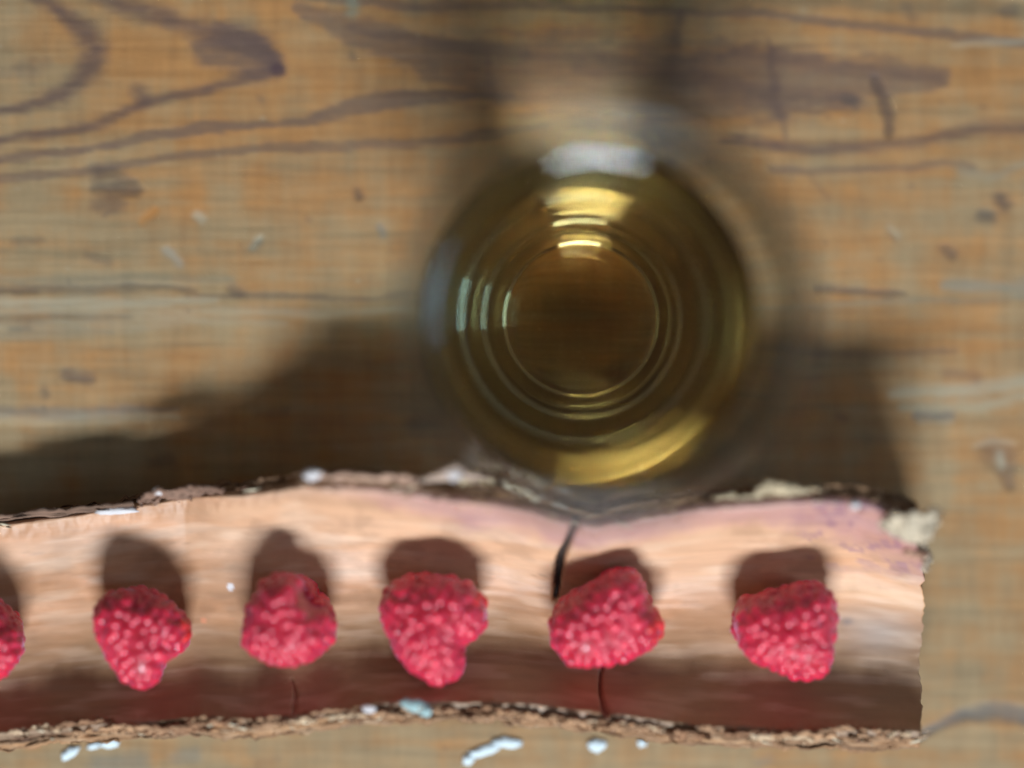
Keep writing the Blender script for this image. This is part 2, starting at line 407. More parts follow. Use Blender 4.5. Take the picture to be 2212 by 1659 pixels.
    for (a, b, ra, c) in ((498, 1268, 9, (.75, .72, .75)), (1012, 1180, 6, (.5, .25, .15)), (440, 1340, 8, (.55, .2, .1))):
        mixc(.8 * (1 - smooth(.5, 1.2, np.hypot(Ug - a, Vg - b) / ra)), c)
    for k in range(26):
        a, b = rng.uniform(0, 1980), rng.uniform(1150, 1540)
        mixc(rng.uniform(.15, .4) * (1 - smooth(.3, 1.3, np.hypot((Ug - a) / rng.uniform(8, 40), (Vg - b) / rng.uniform(2, 6)))), (.20, .10, .06))
    # ---- root
    root = empty('bark_trough', (0, -45, 0))
    tag(root, 'long curved piece of bark open side up holding a row of raspberries', 'bark')
    m_in = tinted('smooth_inner_bark', .5, .4, nscale=500, stretch=(.12, 1, 1), amt=.10, bump=.12, bdist=.0003)
    thick_in = 1.6
    Pb = P - n * (thick_in + 0.0 * Sg)[..., None]
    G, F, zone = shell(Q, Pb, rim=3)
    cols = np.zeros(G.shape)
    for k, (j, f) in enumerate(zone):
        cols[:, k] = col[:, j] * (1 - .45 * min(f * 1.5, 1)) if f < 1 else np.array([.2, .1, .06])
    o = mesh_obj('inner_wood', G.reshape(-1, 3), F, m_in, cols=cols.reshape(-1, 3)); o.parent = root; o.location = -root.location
    # ---- outer bark: rough layered skin with torn edges
    to = np.interp(Ug, [0, 900, 1990], [2.6, 3.0, 3.0]) * (0.70 + .12 * Sg) + np.interp(Ug, [0, 250, 620], [2.6, 3.2, 6.4]) * np.exp(-((Sg - .53) / .27) ** 2) + .8 * (NB2.fbm(Ug / 60, Sg * 9, 4) - .5)
    room = np.clip((Z - 2.15) / np.maximum(n[..., 2], .25), .5, 9) * 0 + 9
    outer = P - n * (thick_in + to)[..., None]
    lift = (NB.fbm(Ug / 46, Sg * 0 + 2, 4) - .42) * 3.0 + (NB3.fbm(Ug / 11, Sg * 0 + 8, 3) - .5) * 1.6
    inner = P - n * (thick_in - .05)
    tang0 = P[:, 0] - P[:, 2]; tang0 /= np.linalg.norm(tang0, axis=-1, keepdims=True)
    tang1 = P[:, -1] - P[:, -3]; tang1 /= np.linalg.norm(tang1, axis=-1, keepdims=True)
    for j in range(8):
        k = (1 - j / 8.0) ** 2
        for arr, kk in ((inner, .25), (outer, 1.0)):
            arr[:, j] += tang0 * (k * kk * lift[:, 0] * .8)[:, None]
            arr[:, -1 - j] += tang1 * (k * kk * (lift[:, 0][::-1]) * .7)[:, None]
    outer[..., 2] = np.maximum(outer[..., 2], .12 + .5 * NB.fbm(Ug / 30, Sg * 20))
    G, F, zone = shell(inner, outer, rim=9)
    Gn = G.copy()
    idx = np.arange(NU)[:, None] * np.ones(G.shape[1])[None]
    kk = np.arange(G.shape[1])[None] * np.ones(NU)[:, None]
    rough = (NB.fbm(idx / 26, kk / 2.6, 4) - .5); rough2 = NB2.fbm(idx / 12, kk / 1.2, 3) - .5
    amp = np.array([1.5 if 0 < f < 1 else (.9 if f == 1 else .15) for (_, f) in zone])[None]
    Gn[..., 2] += (rough * 1.5 + rough2 * .9) * amp
    Gn[..., 1] += (NB3.fbm(idx / 15, kk / 1.5 + 40, 3) - .5) * amp * 1.2
    Gn[..., 2] = np.maximum(Gn[..., 2], .06)
    cb = np.zeros(G.shape)
    a1 = smooth(.3, .7, NB.fbm(idx / 40, kk / 1.7 + 11, 4))[..., None]; a2 = smooth(.52, .75, NB2.fbm(idx / 22, kk / 1.2 + 3, 3))[..., None]
    cb = np.array([.34, .175, .085]) * (1 - a1) + np.array([.18, .095, .052]) * a1
    cb = cb * (1 - a2 * .4) + np.array([.48, .32, .20]) * a2 * .4
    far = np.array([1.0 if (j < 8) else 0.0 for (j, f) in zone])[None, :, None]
    cb = cb * (1 - .3 * far)  # far rim darkened to paint the shadow gap behind the flakes
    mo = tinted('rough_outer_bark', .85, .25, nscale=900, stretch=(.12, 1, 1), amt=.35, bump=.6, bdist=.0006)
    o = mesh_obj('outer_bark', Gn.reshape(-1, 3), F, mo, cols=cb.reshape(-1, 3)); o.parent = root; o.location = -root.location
    return root, mo
bark, M_BARK = build_bark()

# torn strips and flakes standing off the far edge of the bark
def ribbon(name, pts, col, thick=.7, seed=0, label=None, curl=0.0, jagk=1.0):
    """pts: (u, v, z, half width in survey units); a jagged strip with real thickness"""
    r = np.random.default_rng(seed)
    a = np.array(pts, float)
    if a[0, 1] < 1300: a[:, 2] += ip(T_Z, a[:, 0]) - ip(T_OLD, a[:, 0])
    else: a[:, 2] += ip(B_Z, a[:, 0]) - ip(B_OLD, a[:, 0])
    tt = np.linspace(0, len(a) - 1, max(24, 10 * len(a)))
    A = np.stack([np.interp(tt, np.arange(len(a)), a[:, k]) for k in range(4)], 1)
    NN = Noise(seed + 50)
    rows = []; m = 7
    for i, (u, v, z, hw) in enumerate(A):
        row = []
        for j in range(m):
            q = j / (m - 1) * 2 - 1
            jag = (NN(i * .55 + seed, 3 if q < 0 else 9) - .5) * 9 * jagk * abs(q)
            zz = z + (NN(i * .22, j * .7 + 20) - .5) * 2.0 + curl * q * q - q * 1.2
            row.append(Wv(u + (NN(i * .7, j * .5) - .5) * 5, v + q * hw + jag, zz))
        rows.append(row)
    P = np.array(rows)
    n = grid_normals(P)
    n = np.where(n[..., 2:3] < 0, -n, n)
    th = thick * (0.6 + .8 * NN(np.arange(P.shape[0])[:, None] * .4, np.arange(m)[None] * .8))
    G, F, _ = shell(P, P - n * th[..., None], rim=1)
    base = np.array(col)
    i = np.arange(G.shape[0])[:, None]; j = np.arange(G.shape[1])[None]
    c = base * (.6 + .8 * NN.fbm(i / 3.0, j / 1.5, 3))[..., None]
    o = mesh_obj(name, G.reshape(-1, 3), F, M_BARK, cols=c.reshape(-1, 3)); o.parent = bark; o.location = -bark.location
    if label: o['label'] = label
    return o
TAN = (.50, .34, .24); BRN = (.28, .16, .09); CRM = (.66, .56, .40); GRYB = (.30, .25, .20)
ribbon('bark_flake', [(668, 1034, 30, 3), (720, 1036, 31, 5), (790, 1034, 32, 7), (850, 1036, 32, 9), (885, 1044, 32, 7), (905, 1048, 32, 2)], (.45, .27, .19), seed=1)
ribbon('bark_flake', [(895, 1046, 31, 3), (930, 1034, 32, 7), (958, 1030, 33, 10), (990, 1022, 34, 14), (1008, 1028, 33, 10), (1040, 1042, 32, 9), (1070, 1046, 32, 4)], (.42, .29, .22), seed=2)
ribbon('bark_flake', [(985, 1040, 31, 5), (1030, 1046, 31, 5), (1058, 1050, 31, 4)], (.62, .48, .30), seed=3)
ribbon('bark_flake', [(1060, 1044, 30, 8), (1100, 1062, 31, 20), (1140, 1080, 31, 20), (1180, 1100, 31, 14), (1225, 1114, 31, 8), (1262, 1124, 31, 4)], GRYB, seed=4)
ribbon('bark_flake', [(1090, 1050, 33, 3), (1130, 1068, 34, 5), (1160, 1088, 33, 3)], CRM, seed=5)
ribbon('bark_flake', [(300, 1086, 21, 5), (345, 1070, 23, 9), (385, 1068, 24, 10), (430, 1062, 25, 9), (480, 1062, 26, 5)], (.20, .11, .075), seed=6)
ribbon('bark_flake', [(-60, 1132, 14, 5), (80, 1112, 16, 8), (200, 1105, 17, 8), (290, 1096, 19, 6)], (.16, .09, .06), seed=7)
ribbon('bark_flake', [(1540, 1084, 31, 4), (1590, 1078, 32, 6), (1640, 1072, 33, 7), (1655, 1052, 35, 14), (1672, 1058, 34, 10), (1710, 1066, 33, 6), (1752, 1062, 32, 9), (1775, 1068, 31, 4)], (.40, .30, .19), seed=8)
ribbon('bark_flake', [(1560, 1090, 30, 3), (1660, 1083, 30, 5), (1700, 1078, 30, 4)], BRN, seed=9)
ribbon('bark_flake', [(1770, 1078, 30, 5), (1830, 1078, 31, 6), (1880, 1086, 31, 7), (1925, 1100, 31, 8), (1960, 1104, 31, 4)], BRN, seed=10)
ribbon('bark_flake', [(1915, 1140, 35, 10), (1935, 1136, 35, 24), (1965, 1140, 35.5, 34), (1995, 1142, 36, 34), (2018, 1128, 36, 24), (2024, 1115, 36, 8)], (.44, .34, .24), thick=1.3, seed=11, jagk=.25, label='pale torn flap at the far right corner of the bark')
ribbon('bark_flake', [(1990, 1180, 31, 8), (2003, 1195, 30, 12), (2006, 1210, 29, 9), (1998, 1228, 28, 3)], (.50, .38, .28), seed=12)
ribbon('bark_flake', [(1955, 1196, 30.5, 4), (1985, 1198, 30.5, 6), (2002, 1204, 30, 3)], (.45, .25, .17), seed=13)
ribbon('bark_flake', [(985, 1090, 31.5, 3), (1020, 1092, 31.5, 5), (1062, 1094, 31.5, 3)], (.52, .30, .14), seed=14)
# near edge: layered brown strands
near = [(-60, 1606, 15), (60, 1596, 15), (150, 1582, 16), (240, 1574, 16), (330, 1577, 17), (430, 1572, 17), (520, 1573, 17), (600, 1562, 18), (700, 1552, 18), (790, 1546, 18), (870, 1546, 19), (960, 1548, 19), (1060, 1552, 19), (1180, 1562, 19), (1300, 1572, 19), (1420, 1580, 19), (1550, 1590, 19), (1700, 1594, 19), (1850, 1594, 19), (1990, 1596, 18)]
na = np.array(near, float); na[:, 1] -= 2
r = np.random.default_rng(77)
for k in range(34):
    u0 = -70 + k * 60 + r.uniform(-20, 20); L = r.uniform(70, 170)
    us = np.linspace(u0, min(u0 + L, 1992), 5)
    off = r.uniform(-12, 9); tilt = r.uniform(-7, 7)
    pts = []
    for q, u in enumerate(us):
        pts.append((u, np.interp(u, na[:, 0], na[:, 1]) + off + tilt * (q / 4 - .5), np.interp(u, na[:, 0], na[:, 2]) - .4 - abs(off) * .05 + r.uniform(-.5, .9), [1.5, 5, 7, 5, 1.5][q] * r.uniform(.7, 1.3)))
    base = [(.40, .22, .12), (.26, .13, .07), (.48, .32, .20), (.33, .18, .10)][r.integers(4)]
    ribbon('bark_strand', pts, base, thick=.6, seed=100 + k)
# thin torn fibres along both edges, too many to count
def fibres():
    V = []; F = []; CO = []
    r = np.random.default_rng(9)
    for k in range(320):
        side = r.random() < .5
        u = r.uniform(-80, 1990)
        if side: v0 = ip(T_V, u) - r.uniform(-3, 16); z = ip(T_Z, u) - r.uniform(-.6, 2.2)
        else: v0 = np.interp(u, na[:, 0], na[:, 1]) + r.uniform(-16, 12); z = float(ip(B_Z, u)) - .3 + r.uniform(-1.2, .7)
        a = Wv(u, v0, z); L = r.uniform(.8, 3.6); ang = r.normal(0, .28)
        d = np.array([math.cos(ang), math.sin(ang), r.normal(0, .25)]); d /= np.linalg.norm(d)
        s = np.cross(d, [0, 0, 1.0]); s /= np.linalg.norm(s); w_ = r.uniform(.08, .32)
        up = np.cross(s, d)
        b = a + d * L * .5 + up * r.normal(0, .3); c = a + d * L + up * r.normal(0, .5)
        n0 = len(V)
        for p, ww in ((a, .4), (b, 1.0), (c, .15)):
            V += [p + s * w_ * ww, p - s * w_ * ww, p - up * w_ * ww * .8]
        for q in (0, 3):
            for e in range(3):
                F.append([n0 + q + e, n0 + q + (e + 1) % 3, n0 + q + 3 + (e + 1) % 3, n0 + q + 3 + e])
        F.append([n0 + 2, n0 + 1, n0]); F.append([n0 + 6, n0 + 7, n0 + 8])
        base = np.array([(.52, .34, .22), (.30, .16, .09), (.60, .48, .34), (.18, .09, .06)][r.integers(4)])
        CO += [base] * 9
    o = mesh_obj('bark_fibres', np.array(V), F, M_BARK, cols=np.array(CO)); o.parent = bark; o.location = -bark.location
    o['kind'] = 'stuff'
fibres()

# pale crusts of lichen on the bark edges, and white chips lying on the table
m_white, nt, b = new_mat('chalky_white')
nz = node(nt, 'ShaderNodeTexNoise'); nz.inputs['Scale'].default_value = 900
cr = node(nt, 'ShaderNodeValToRGB'); cr.color_ramp.elements[0].color = (.45, .50, .52, 1); cr.color_ramp.elements[1].color = (.68, .74, .77, 1)
nt.links.new(nz.outputs[0], cr.inputs[0]); nt.links.new(cr.outputs[0], b.inputs['Base Color']); b.inputs['Roughness'].default_value = .7
m_lich, nt, b = new_mat('pale_lichen')
nz = node(nt, 'ShaderNodeTexNoise'); nz.inputs['Scale'].default_value = 1200
cr = node(nt, 'ShaderNodeValToRGB'); cr.color_ramp.elements[0].color = (.35, .30, .28, 1); cr.color_ramp.elements[1].color = (.80, .72, .72, 1)
nt.links.new(nz.outputs[0], cr.inputs[0]); nt.links.new(cr.outputs[0], b.inputs['Base Color']); b.inputs['Roughness'].default_value = .9
m_teal, nt, b = new_mat('grey_green_lichen')
nz = node(nt, 'ShaderNodeTexNoise'); nz.inputs['Scale'].default_value = 1200
cr = node(nt, 'ShaderNodeValToRGB'); cr.color_ramp.elements[0].color = (.14, .20, .20, 1); cr.color_ramp.elements[1].color = (.45, .58, .56, 1)
nt.links.new(nz.outputs[0], cr.inputs[0]); nt.links.new(cr.outputs[0], b.inputs['Base Color']); b.inputs['Roughness'].default_value = .9

def chip(name, outline, z, h, mat, seed, parent=None):
    """irregular little crust: outline in survey units, domed and lumpy"""
    o_ = np.array(outline, float); cu, cv = o_.mean(0)
    NN = Noise(seed + 200); n = len(o_)
    rings = [0.0, .45, .8, 1.0]; K = 4 * n
    ang = np.linspace(0, n, K, endpoint=False)
    ou = np.interp(ang, np.arange(n + 1), np.append(o_[:, 0], o_[0, 0])); ov = np.interp(ang, np.arange(n + 1), np.append(o_[:, 1], o_[0, 1]))
    V = [Wv(cu, cv, z + h * 1.1)]; 
    for f in rings[1:]:
        hh = h * (1 - f ** 3 * .55)
        for k in range(K):
            jj = 1 + .45 * (NN(k * .8, f * 5) - .5)
            V.append(Wv(cu + (ou[k] - cu) * f * jj, cv + (ov[k] - cv) * f * jj, z + hh * (.7 + .6 * NN(k * .9, f * 7 + 3))))
    for k in range(K): V.append(Wv(cu + (ou[k] - cu) * .96, cv + (ov[k] - cv) * .96, z))
    V.append(Wv(cu, cv, z))
    F = [[0, 1 + (k + 1) % K, 1 + k] for k in range(K)]
    for q in range(3):
        for k in range(K):
            a = 1 + q * K + k; b_ = 1 + q * K + (k + 1) % K
            F.append([a, b_, b_ + K, a + K])
    last = 1 + 3 * K
    F += [[last + k, last + (k + 1) % K, last + K] for k in range(K)]
    org = Wv(cu, cv, z) if parent is None else None
    o = mesh_obj(name, np.array(V), F, mat, origin=org)
    if parent is not None:
        o.parent = parent; o.location = -parent.location + Vector((0, 0, ((TZ(cu) - float(ip(T_OLD, cu))) if cv < 1200 else float(ip(B_Z, cu)) - float(ip(B_OLD, cu))) * MM))
        o.location.x += 0
    return o
flakes = [
    ('larger white chip under the left end of the bark', [(222, 1598), (245, 1590), (259, 1600), (257, 1612), (235, 1618), (212, 1612)]),
    ('small white chip touching the left side of the larger chip at far left', [(190, 1607), (212, 1602), (216, 1614), (198, 1620), (186, 1616)]),
    ('white chip farthest left on the table below the bark', [(131, 1628), (150, 1614), (174, 1612), (168, 1626), (147, 1642), (133, 1645)]),
    ('long slanting white chip on the table below the fourth raspberry', [(1012, 1625), (1045, 1612), (1078, 1604), (1084, 1614), (1066, 1628), (1028, 1638), (1012, 1636)]),
    ('white chip at the upper right end of the long slanting chip', [(1058, 1604), (1080, 1592), (1104, 1594), (1128, 1602), (1130, 1612), (1104, 1617), (1080, 1612)]),
    ('small round white chip at the lower left end of the long slanting chip', [(1000, 1632), (1018, 1630), (1026, 1642), (1014, 1655), (1000, 1650)]),
    ('four sided white chip below the crack in the bark', [(1268, 1604), (1284, 1594), (1308, 1600), (1310, 1614), (1290, 1628), (1272, 1616)]),
    ('tiny grey white chip farthest right below the bark', [(1376, 1600), (1388, 1595), (1398, 1602), (1396, 1612), (1380, 1614)]),
]
for k, (lab, pts) in enumerate(flakes):
    o = chip('white_chip', pts, 0.02, .7, m_white, k)
    tag(o, lab, 'chip', 'white chips lying below the bark')
chip('lichen_patch', [(650, 1026), (660, 1016), (680, 1015), (692, 1024), (688, 1036), (668, 1041), (652, 1036)], 31.2, 1.6, m_lich, 20, bark)
chip('lichen_patch', [(962, 1026), (978, 1014), (998, 1018), (1000, 1034), (976, 1042)], 34.2, 1.2, m_lich, 21, bark)
chip('lichen_patch', [(195, 1108), (225, 1102), (262, 1098), (290, 1101), (284, 1112), (240, 1116), (205, 1117)], 18.4, .8, m_lich, 22, bark)
chip('lichen_patch', [(318, 1062), (332, 1056), (346, 1062), (340, 1074), (322, 1074)], 23.6, .8, m_lich, 23, bark)
chip('lichen_patch', [(862, 1512), (880, 1504), (910, 1508), (925, 1520), (918, 1536), (886, 1532), (868, 1524)], 19.6, 1.0, m_teal, 24, bark)
chip('lichen_patch', [(905, 1524), (922, 1518), (936, 1530), (924, 1545), (908, 1540)], 19.6, 1.2, m_teal, 25, bark)
chip('lichen_patch', [(780, 1522), (800, 1518), (815, 1526), (806, 1536), (786, 1534)], 19.8, .7, m_lich, 26, bark)
chip('lichen_patch', [(1842, 1090), (1858, 1084), (1870, 1094), (1862, 1104), (1846, 1102)], 34.0, 1.0, m_lich, 27, bark)

# ------------------------------------------------------------------ raspberries
def berry_mat(name, base, sheen=.45):
    m, nt, b = new_mat(name)
    tc = node(nt, 'ShaderNodeTexCoord'); oi = node(nt, 'ShaderNodeObjectInfo')
    mr = node(nt, 'ShaderNodeMapRange'); mr.inputs[3].default_value = .85; mr.inputs[4].default_value = 1.15
    nt.links.new(oi.outputs['Random'], mr.inputs[0])
    sc = node(nt, 'ShaderNodeVectorMath', operation='SCALE'); sc.inputs[0].default_value = base
    nt.links.new(mr.outputs[0], sc.inputs['Scale']); nt.links.new(sc.outputs[0], b.inputs['Base Color'])
    b.inputs['Roughness'].default_value = .38
    b.inputs['Subsurface Weight'].default_value = .6
    b.inputs['Subsurface Radius'].default_value = (1.0, .12, .08)
    b.inputs['Subsurface Scale'].default_value = .0022
    b.inputs['Sheen Weight'].default_value = sheen
    b.inputs['Sheen Roughness'].default_value = .35
    b.inputs['Sheen Tint'].default_value = (.85, .62, 1.0, 1)  # lavender tint puts the blue sky haze into the colour of the fuzz
    b.inputs['Coat Weight'].default_value = .5; b.inputs['Coat Roughness'].default_value = .2
    nz = node(nt, 'ShaderNodeTexNoise'); nz.inputs['Scale'].default_value = 2500
    nt.links.new(tc.outputs['Object'], nz.inputs['Vector'])
    bp = node(nt, 'ShaderNodeBump'); bp.inputs['Strength'].default_value = .15; bp.inputs['Distance'].default_value = .0002
    nt.links.new(nz.outputs[0], bp.inputs['Height']); nt.links.new(bp.outputs[0], b.inputs['Normal'])
    return m
M_DRUP = berry_mat('raspberry_skin', (.56, .008, .036))
M_CORE = berry_mat('raspberry_flesh', (.40, .004, .018), .7)
M_SCAR = berry_mat('scarlet_raspberry_skin', (.68, .016, .016), .2)

import bmesh
def drupelet_mesh():
    bm = bmesh.new(); bmesh.ops.create_icosphere(bm, subdivisions=2, radius=1.0 * MM)
    for v in bm.verts:
        v.co.z *= .92
    me = bpy.data.meshes.new('drupelet'); bm.to_mesh(me); bm.free()
    me.polygons.foreach_set('use_smooth', [True] * len(me.polygons)); me.materials.append(M_DRUP)
    return me
DRUP = drupelet_mesh()
DRUP_S = DRUP.copy(); DRUP_S.materials.clear(); DRUP_S.materials.append(M_SCAR)

def raspberry(label, outline, zc_, h, dents=(), scarlet=None, seed=0):
    sc_ = None if scarlet is None else (Wv(scarlet[0], scarlet[1], zc_ + h * .5) , scarlet[2] / 12.0)
    r = np.random.default_rng(seed + 300)
    o_ = np.array(outline, float)
    cu, cv = (o_[:, 0].min() + o_[:, 0].max()) / 2, (o_[:, 1].min() + o_[:, 1].max()) / 2
    zc_ = float(floor_z(cu)) + h + .25
    c = Wv(cu, cv, zc_)
    P = Wv(o_[:, 0], o_[:, 1], zc_) - c
    # outline as radius over angle, smoothed
    ang = np.arctan2(P[:, 1], P[:, 0]); rad = np.hypot(P[:, 0], P[:, 1])
    k = np.argsort(ang); ang, rad = ang[k], rad[k]
    TH = np.linspace(-math.pi, math.pi, 361)[:-1]
    RR = np.interp(TH, np.concatenate([ang - 2 * math.pi, ang, ang + 2 * math.pi]), np.tile(rad, 3))
    ker = np.hanning(15); ker /= ker.sum()
    RR = np.convolve(np.concatenate([RR[-20:], RR, RR[:20]]), ker, 'same')[20:-20]
    def Rf(th): return np.interp(th, np.append(TH, math.pi), np.append(RR, RR[0]), period=2 * math.pi)
    dm = [(Wv(d_[0], d_[1], zc_ + h * .6) - c, d_[2] / 12.0, d_[3]) for d_ in dents]
    holes = [(Wv(d_[0], d_[1], zc_ + h * .6) - c, d_[2] / 12.0) for d_ in dents if len(d_) > 4]
    def surf(th, ph, inset=0.0):
        R = Rf(th) - inset
        rr = R * np.cos(ph) ** .72
        x, y = rr * np.cos(th), rr * np.sin(th)
        z = (h - inset * .8) * np.sign(np.sin(ph)) * np.abs(np.sin(ph)) ** .9
        z = z + np.where(z > 0, .9 * np.cos(th * 2 + seed) * np.cos(ph), 0)
        for (d, dr, dd) in dm:
            q = np.hypot(x - d[0], y - d[1]) / dr
            z = z - np.where(z > -h * .3, dd * np.exp(-q ** 2 * 1.6), 0)
        return np.stack([x, y, z], -1)
    root = empty('raspberry', (c[0], c[1], c[2] - h))
    tag(root, label, 'raspberry', 'raspberries in a row in the bark')
    # flesh under the drupelets
    th = np.linspace(-math.pi, math.pi, 49)[:-1]; ph = np.linspace(-math.pi / 2 + .02, math.pi / 2 - .02, 25)
    PH, THg = np.meshgrid(ph, th, indexing='ij')
    Pc = surf(THg, PH, .6)
    F = grid_faces(len(ph), len(th), True).tolist()
    F.append(list(range(len(th)))[::-1]); F.append([(len(ph) - 1) * len(th) + i for i in range(len(th))])
    o = mesh_obj('flesh', Pc.reshape(-1, 3) + np.array([0, 0, h]), F, M_CORE, root)
    # drupelets in staggered rings
    sp = 2.08
    phs = []; p = -math.pi / 2 + .12
    rows = int(round(math.pi * (h + RR.mean()) / 2 / 1.86))
    for i in range(rows + 1):
        ph0 = -math.pi / 2 + math.pi * (i + .15) / (rows + .3)
        tt = np.linspace(-math.pi, math.pi, 241)
        ring = surf(tt, np.full_like(tt, ph0), .75)
        L = np.concatenate([[0], np.cumsum(np.linalg.norm(np.diff(ring, axis=0), axis=1))])
        cnt = max(1, int(round(L[-1] / sp)))
        for q in range(cnt):
            s_ = (q + .5 * (i % 2) + r.normal(0, .16)) / cnt * L[-1]
            t0 = np.interp(s_ % L[-1], L, tt)
            ph1 = np.clip(ph0 + r.normal(0, .05), -1.56, 1.56)
            pt = surf(np.array(t0), np.array(ph1), 1.5 + r.normal(0, .12))
            if pt[2] > -1 and any(math.hypot(pt[0] - hd[0], pt[1] - hd[1]) < hr * 1.1 for hd, hr in holes): continue
            e = .01
            n = np.cross(surf(np.array(t0 + e), np.array(ph1), .85) - pt, surf(np.array(t0), np.array(ph1 + (e if ph1 < 1.5 else -e)), .85) - pt)
            if ph1 >= 1.5: n = -n
            nl = np.linalg.norm(n); n = n / nl if nl > 1e-9 else np.array([0, 0, np.sign(ph1)])
            is_s = sc_ is not None and math.hypot(pt[0] + c[0] - sc_[0][0], pt[1] + c[1] - sc_[0][1]) < sc_[1]
            d = bpy.data.objects.new('drupelet', DRUP_S if is_s else DRUP); C.objects.link(d); d.parent = root
            d.location = Vector((pt + np.array([0, 0, h])) * MM)
            d.rotation_mode = 'QUATERNION'
            d.rotation_quaternion = Vector(n).to_track_quat('Z', 'Y')
            s = r.uniform(1.12, 1.6)
            d.scale = (s * r.uniform(.95, 1.05), s, s * r.uniform(.92, 1.08))
    return root
raspberry('raspberry cut off by the left edge of the photo', [(-120, 1330), (-60, 1290), (-10, 1288), (20, 1310), (40, 1340), (57, 1375), (54, 1415), (30, 1445), (0, 1472), (-50, 1480), (-110, 1430)], 15.1, 7.8, [(15, 1345, 26, 3.0)], seed=1)
raspberry('raspberry pointing down with a small notch at its lower right, leftmost whole one', [(198, 1322), (215, 1290), (245, 1270), (300, 1266), (350, 1284), (395, 1315), (418, 1352), (416, 1385), (392, 1412), (366, 1425), (350, 1452), (335, 1482), (308, 1492), (275, 1480), (245, 1450), (222, 1410), (205, 1362)], 14.8, 8.0, [(385, 1408, 26, 2.5), (350, 1385, 22, 1.2), (300, 1300, 34, 1.3)], scarlet=(402, 1360, 24), seed=2)
raspberry('rounded raspberry with its dark hollow open towards the upper right', [(520, 1385), (524, 1335), (545, 1280), (570, 1245), (605, 1234), (640, 1234), (665, 1252), (688, 1282), (712, 1305), (730, 1335), (728, 1375), (700, 1412), (655, 1436), (610, 1440), (560, 1428), (530, 1408)], 14.8, 8.2, [(678, 1290, 40, 10.0, 1), (712, 1262, 34, 8.0, 1)], seed=3)
raspberry('heart shaped raspberry with its tip towards the near edge, just right of the hollow one', [(818, 1300), (835, 1262), (875, 1240), (930, 1238), (985, 1244), (1030, 1262), (1052, 1295), (1058, 1335), (1035, 1370), (1005, 1392), (1002, 1430), (998, 1462), (975, 1480), (940, 1482), (905, 1465), (870, 1430), (838, 1380), (824, 1340)], 14.8, 8.2, [(1004, 1405, 26, 3.0), (985, 1360, 24, 1.4), (900, 1262, 30, 1.4)], scarlet=(1042, 1300, 22), seed=4)
raspberry('wide raspberry with a raised hump and a scarlet fold, beside the crack in the bark', [(1182, 1350), (1198, 1310), (1240, 1275), (1285, 1248), (1330, 1226), (1365, 1222), (1388, 1240), (1398, 1275), (1418, 1315), (1440, 1355), (1428, 1385), (1390, 1415), (1330, 1436), (1270, 1442), (1222, 1434), (1192, 1400)], 14.8, 8.2, [(1390, 1265, 20, 2.2), (1394, 1300, 22, 3.2), (1392, 1335, 18, 1.6), (1230, 1300, 30, 1.2)], scarlet=(1425, 1350, 34), seed=5)
raspberry('blocky raspberry with glossy white highlights, nearest the right end of the bark', [(1578, 1330), (1590, 1298), (1640, 1280), (1690, 1268), (1740, 1256), (1785, 1258), (1805, 1285), (1808, 1340), (1800, 1395), (1800, 1440), (1785, 1462), (1745, 1470), (1690, 1458), (1640, 1438), (1605, 1415), (1585, 1380)], 14.8, 8.4, [], seed=6)

# ------------------------------------------------------------------ glass tumbler and its drink
def catmull(pts, sub=6):
    p = np.array(pts, float); p = np.vstack([2 * p[0] - p[1], p, 2 * p[-1] - p[-2]])
    out = []
    for i in range(1, len(p) - 2):
        for t in np.linspace(0, 1, sub, endpoint=False):
            a, b_, c_, d_ = p[i - 1:i + 3]
            out.append(.5 * ((2 * b_) + (-a + c_) * t + (2 * a - 5 * b_ + 4 * c_ - d_) * t ** 2 + (-a + 3 * b_ - 3 * c_ + d_) * t ** 3))
    out.append(p[-2]); return np.array(out)
def lathe(profile, seg=160):
    """profile from axis to axis, (r, z); ends at r = 0"""
    pr = np.array(profile, float)
    body = pr[1:-1]
    th = np.linspace(0, 2 * math.pi, seg, endpoint=False)
    G = np.stack([body[:, 0][:, None] * np.cos(th), body[:, 0][:, None] * np.sin(th), np.repeat(body[:, 1][:, None], seg, 1)], -1)
    V = np.vstack([[[0, 0, pr[0, 1]]], G.reshape(-1, 3), [[0, 0, pr[-1, 1]]]])
    F = (grid_faces(len(body), seg, True) + 1).tolist()
    e = 1 + (len(body) - 1) * seg; last = len(V) - 1
    F += [[0, 1 + (k + 1) % seg, 1 + k] for k in range(seg)]
    F += [[last, e + k, e + (k + 1) % seg] for k in range(seg)]
    return V, [f[::-1] for f in F] if False else F
OUT = [(0, .9), (6, .8), (12.0, .45), (13.9, .15), (14.9, .4), (15.6, 1.3), (16.0, 3.2), (16.8, 7), (18.6, 13.5), (21.2, 22.5), (24.4, 32.5), (27.8, 42), (30.2, 51), (31.6, 60), (32.1, 69), (32.0, 80), (31.5, 93.0)]
LIP = [(31.35, 93.8), (31.0, 94.3), (30.5, 94.58), (30.0, 94.7), (29.5, 94.66), (29.0, 94.5), (28.5, 94.27), (28.1, 93.95), (27.95, 93.5)]
INN = [(28.1, 92.2), (29.2, 84), (30.0, 76), (30.2, 67), (29.3, 57), (27.3, 46.5), (24.2, 36.5), (20.2, 26.5), (16.7, 17), (14.2, 9.6), (12.9, 6.0), (12.3, 4.9), (11.8, 4.4), (11.0, 4.18), (8.6, 4.08), (5, 4.05), (0, 4.0)]
out_c = catmull(OUT, 5); inn_c = catmull(INN, 6)
prof = np.vstack([out_c, LIP, inn_c])
V, F = lathe(prof)
mg, nt, b = new_mat('clear_glass')
nt.nodes.remove(b)
g = node(nt, 'ShaderNodeBsdfGlass'); g.inputs['IOR'].default_value = 1.5; g.inputs['Roughness'].default_value = 0.0
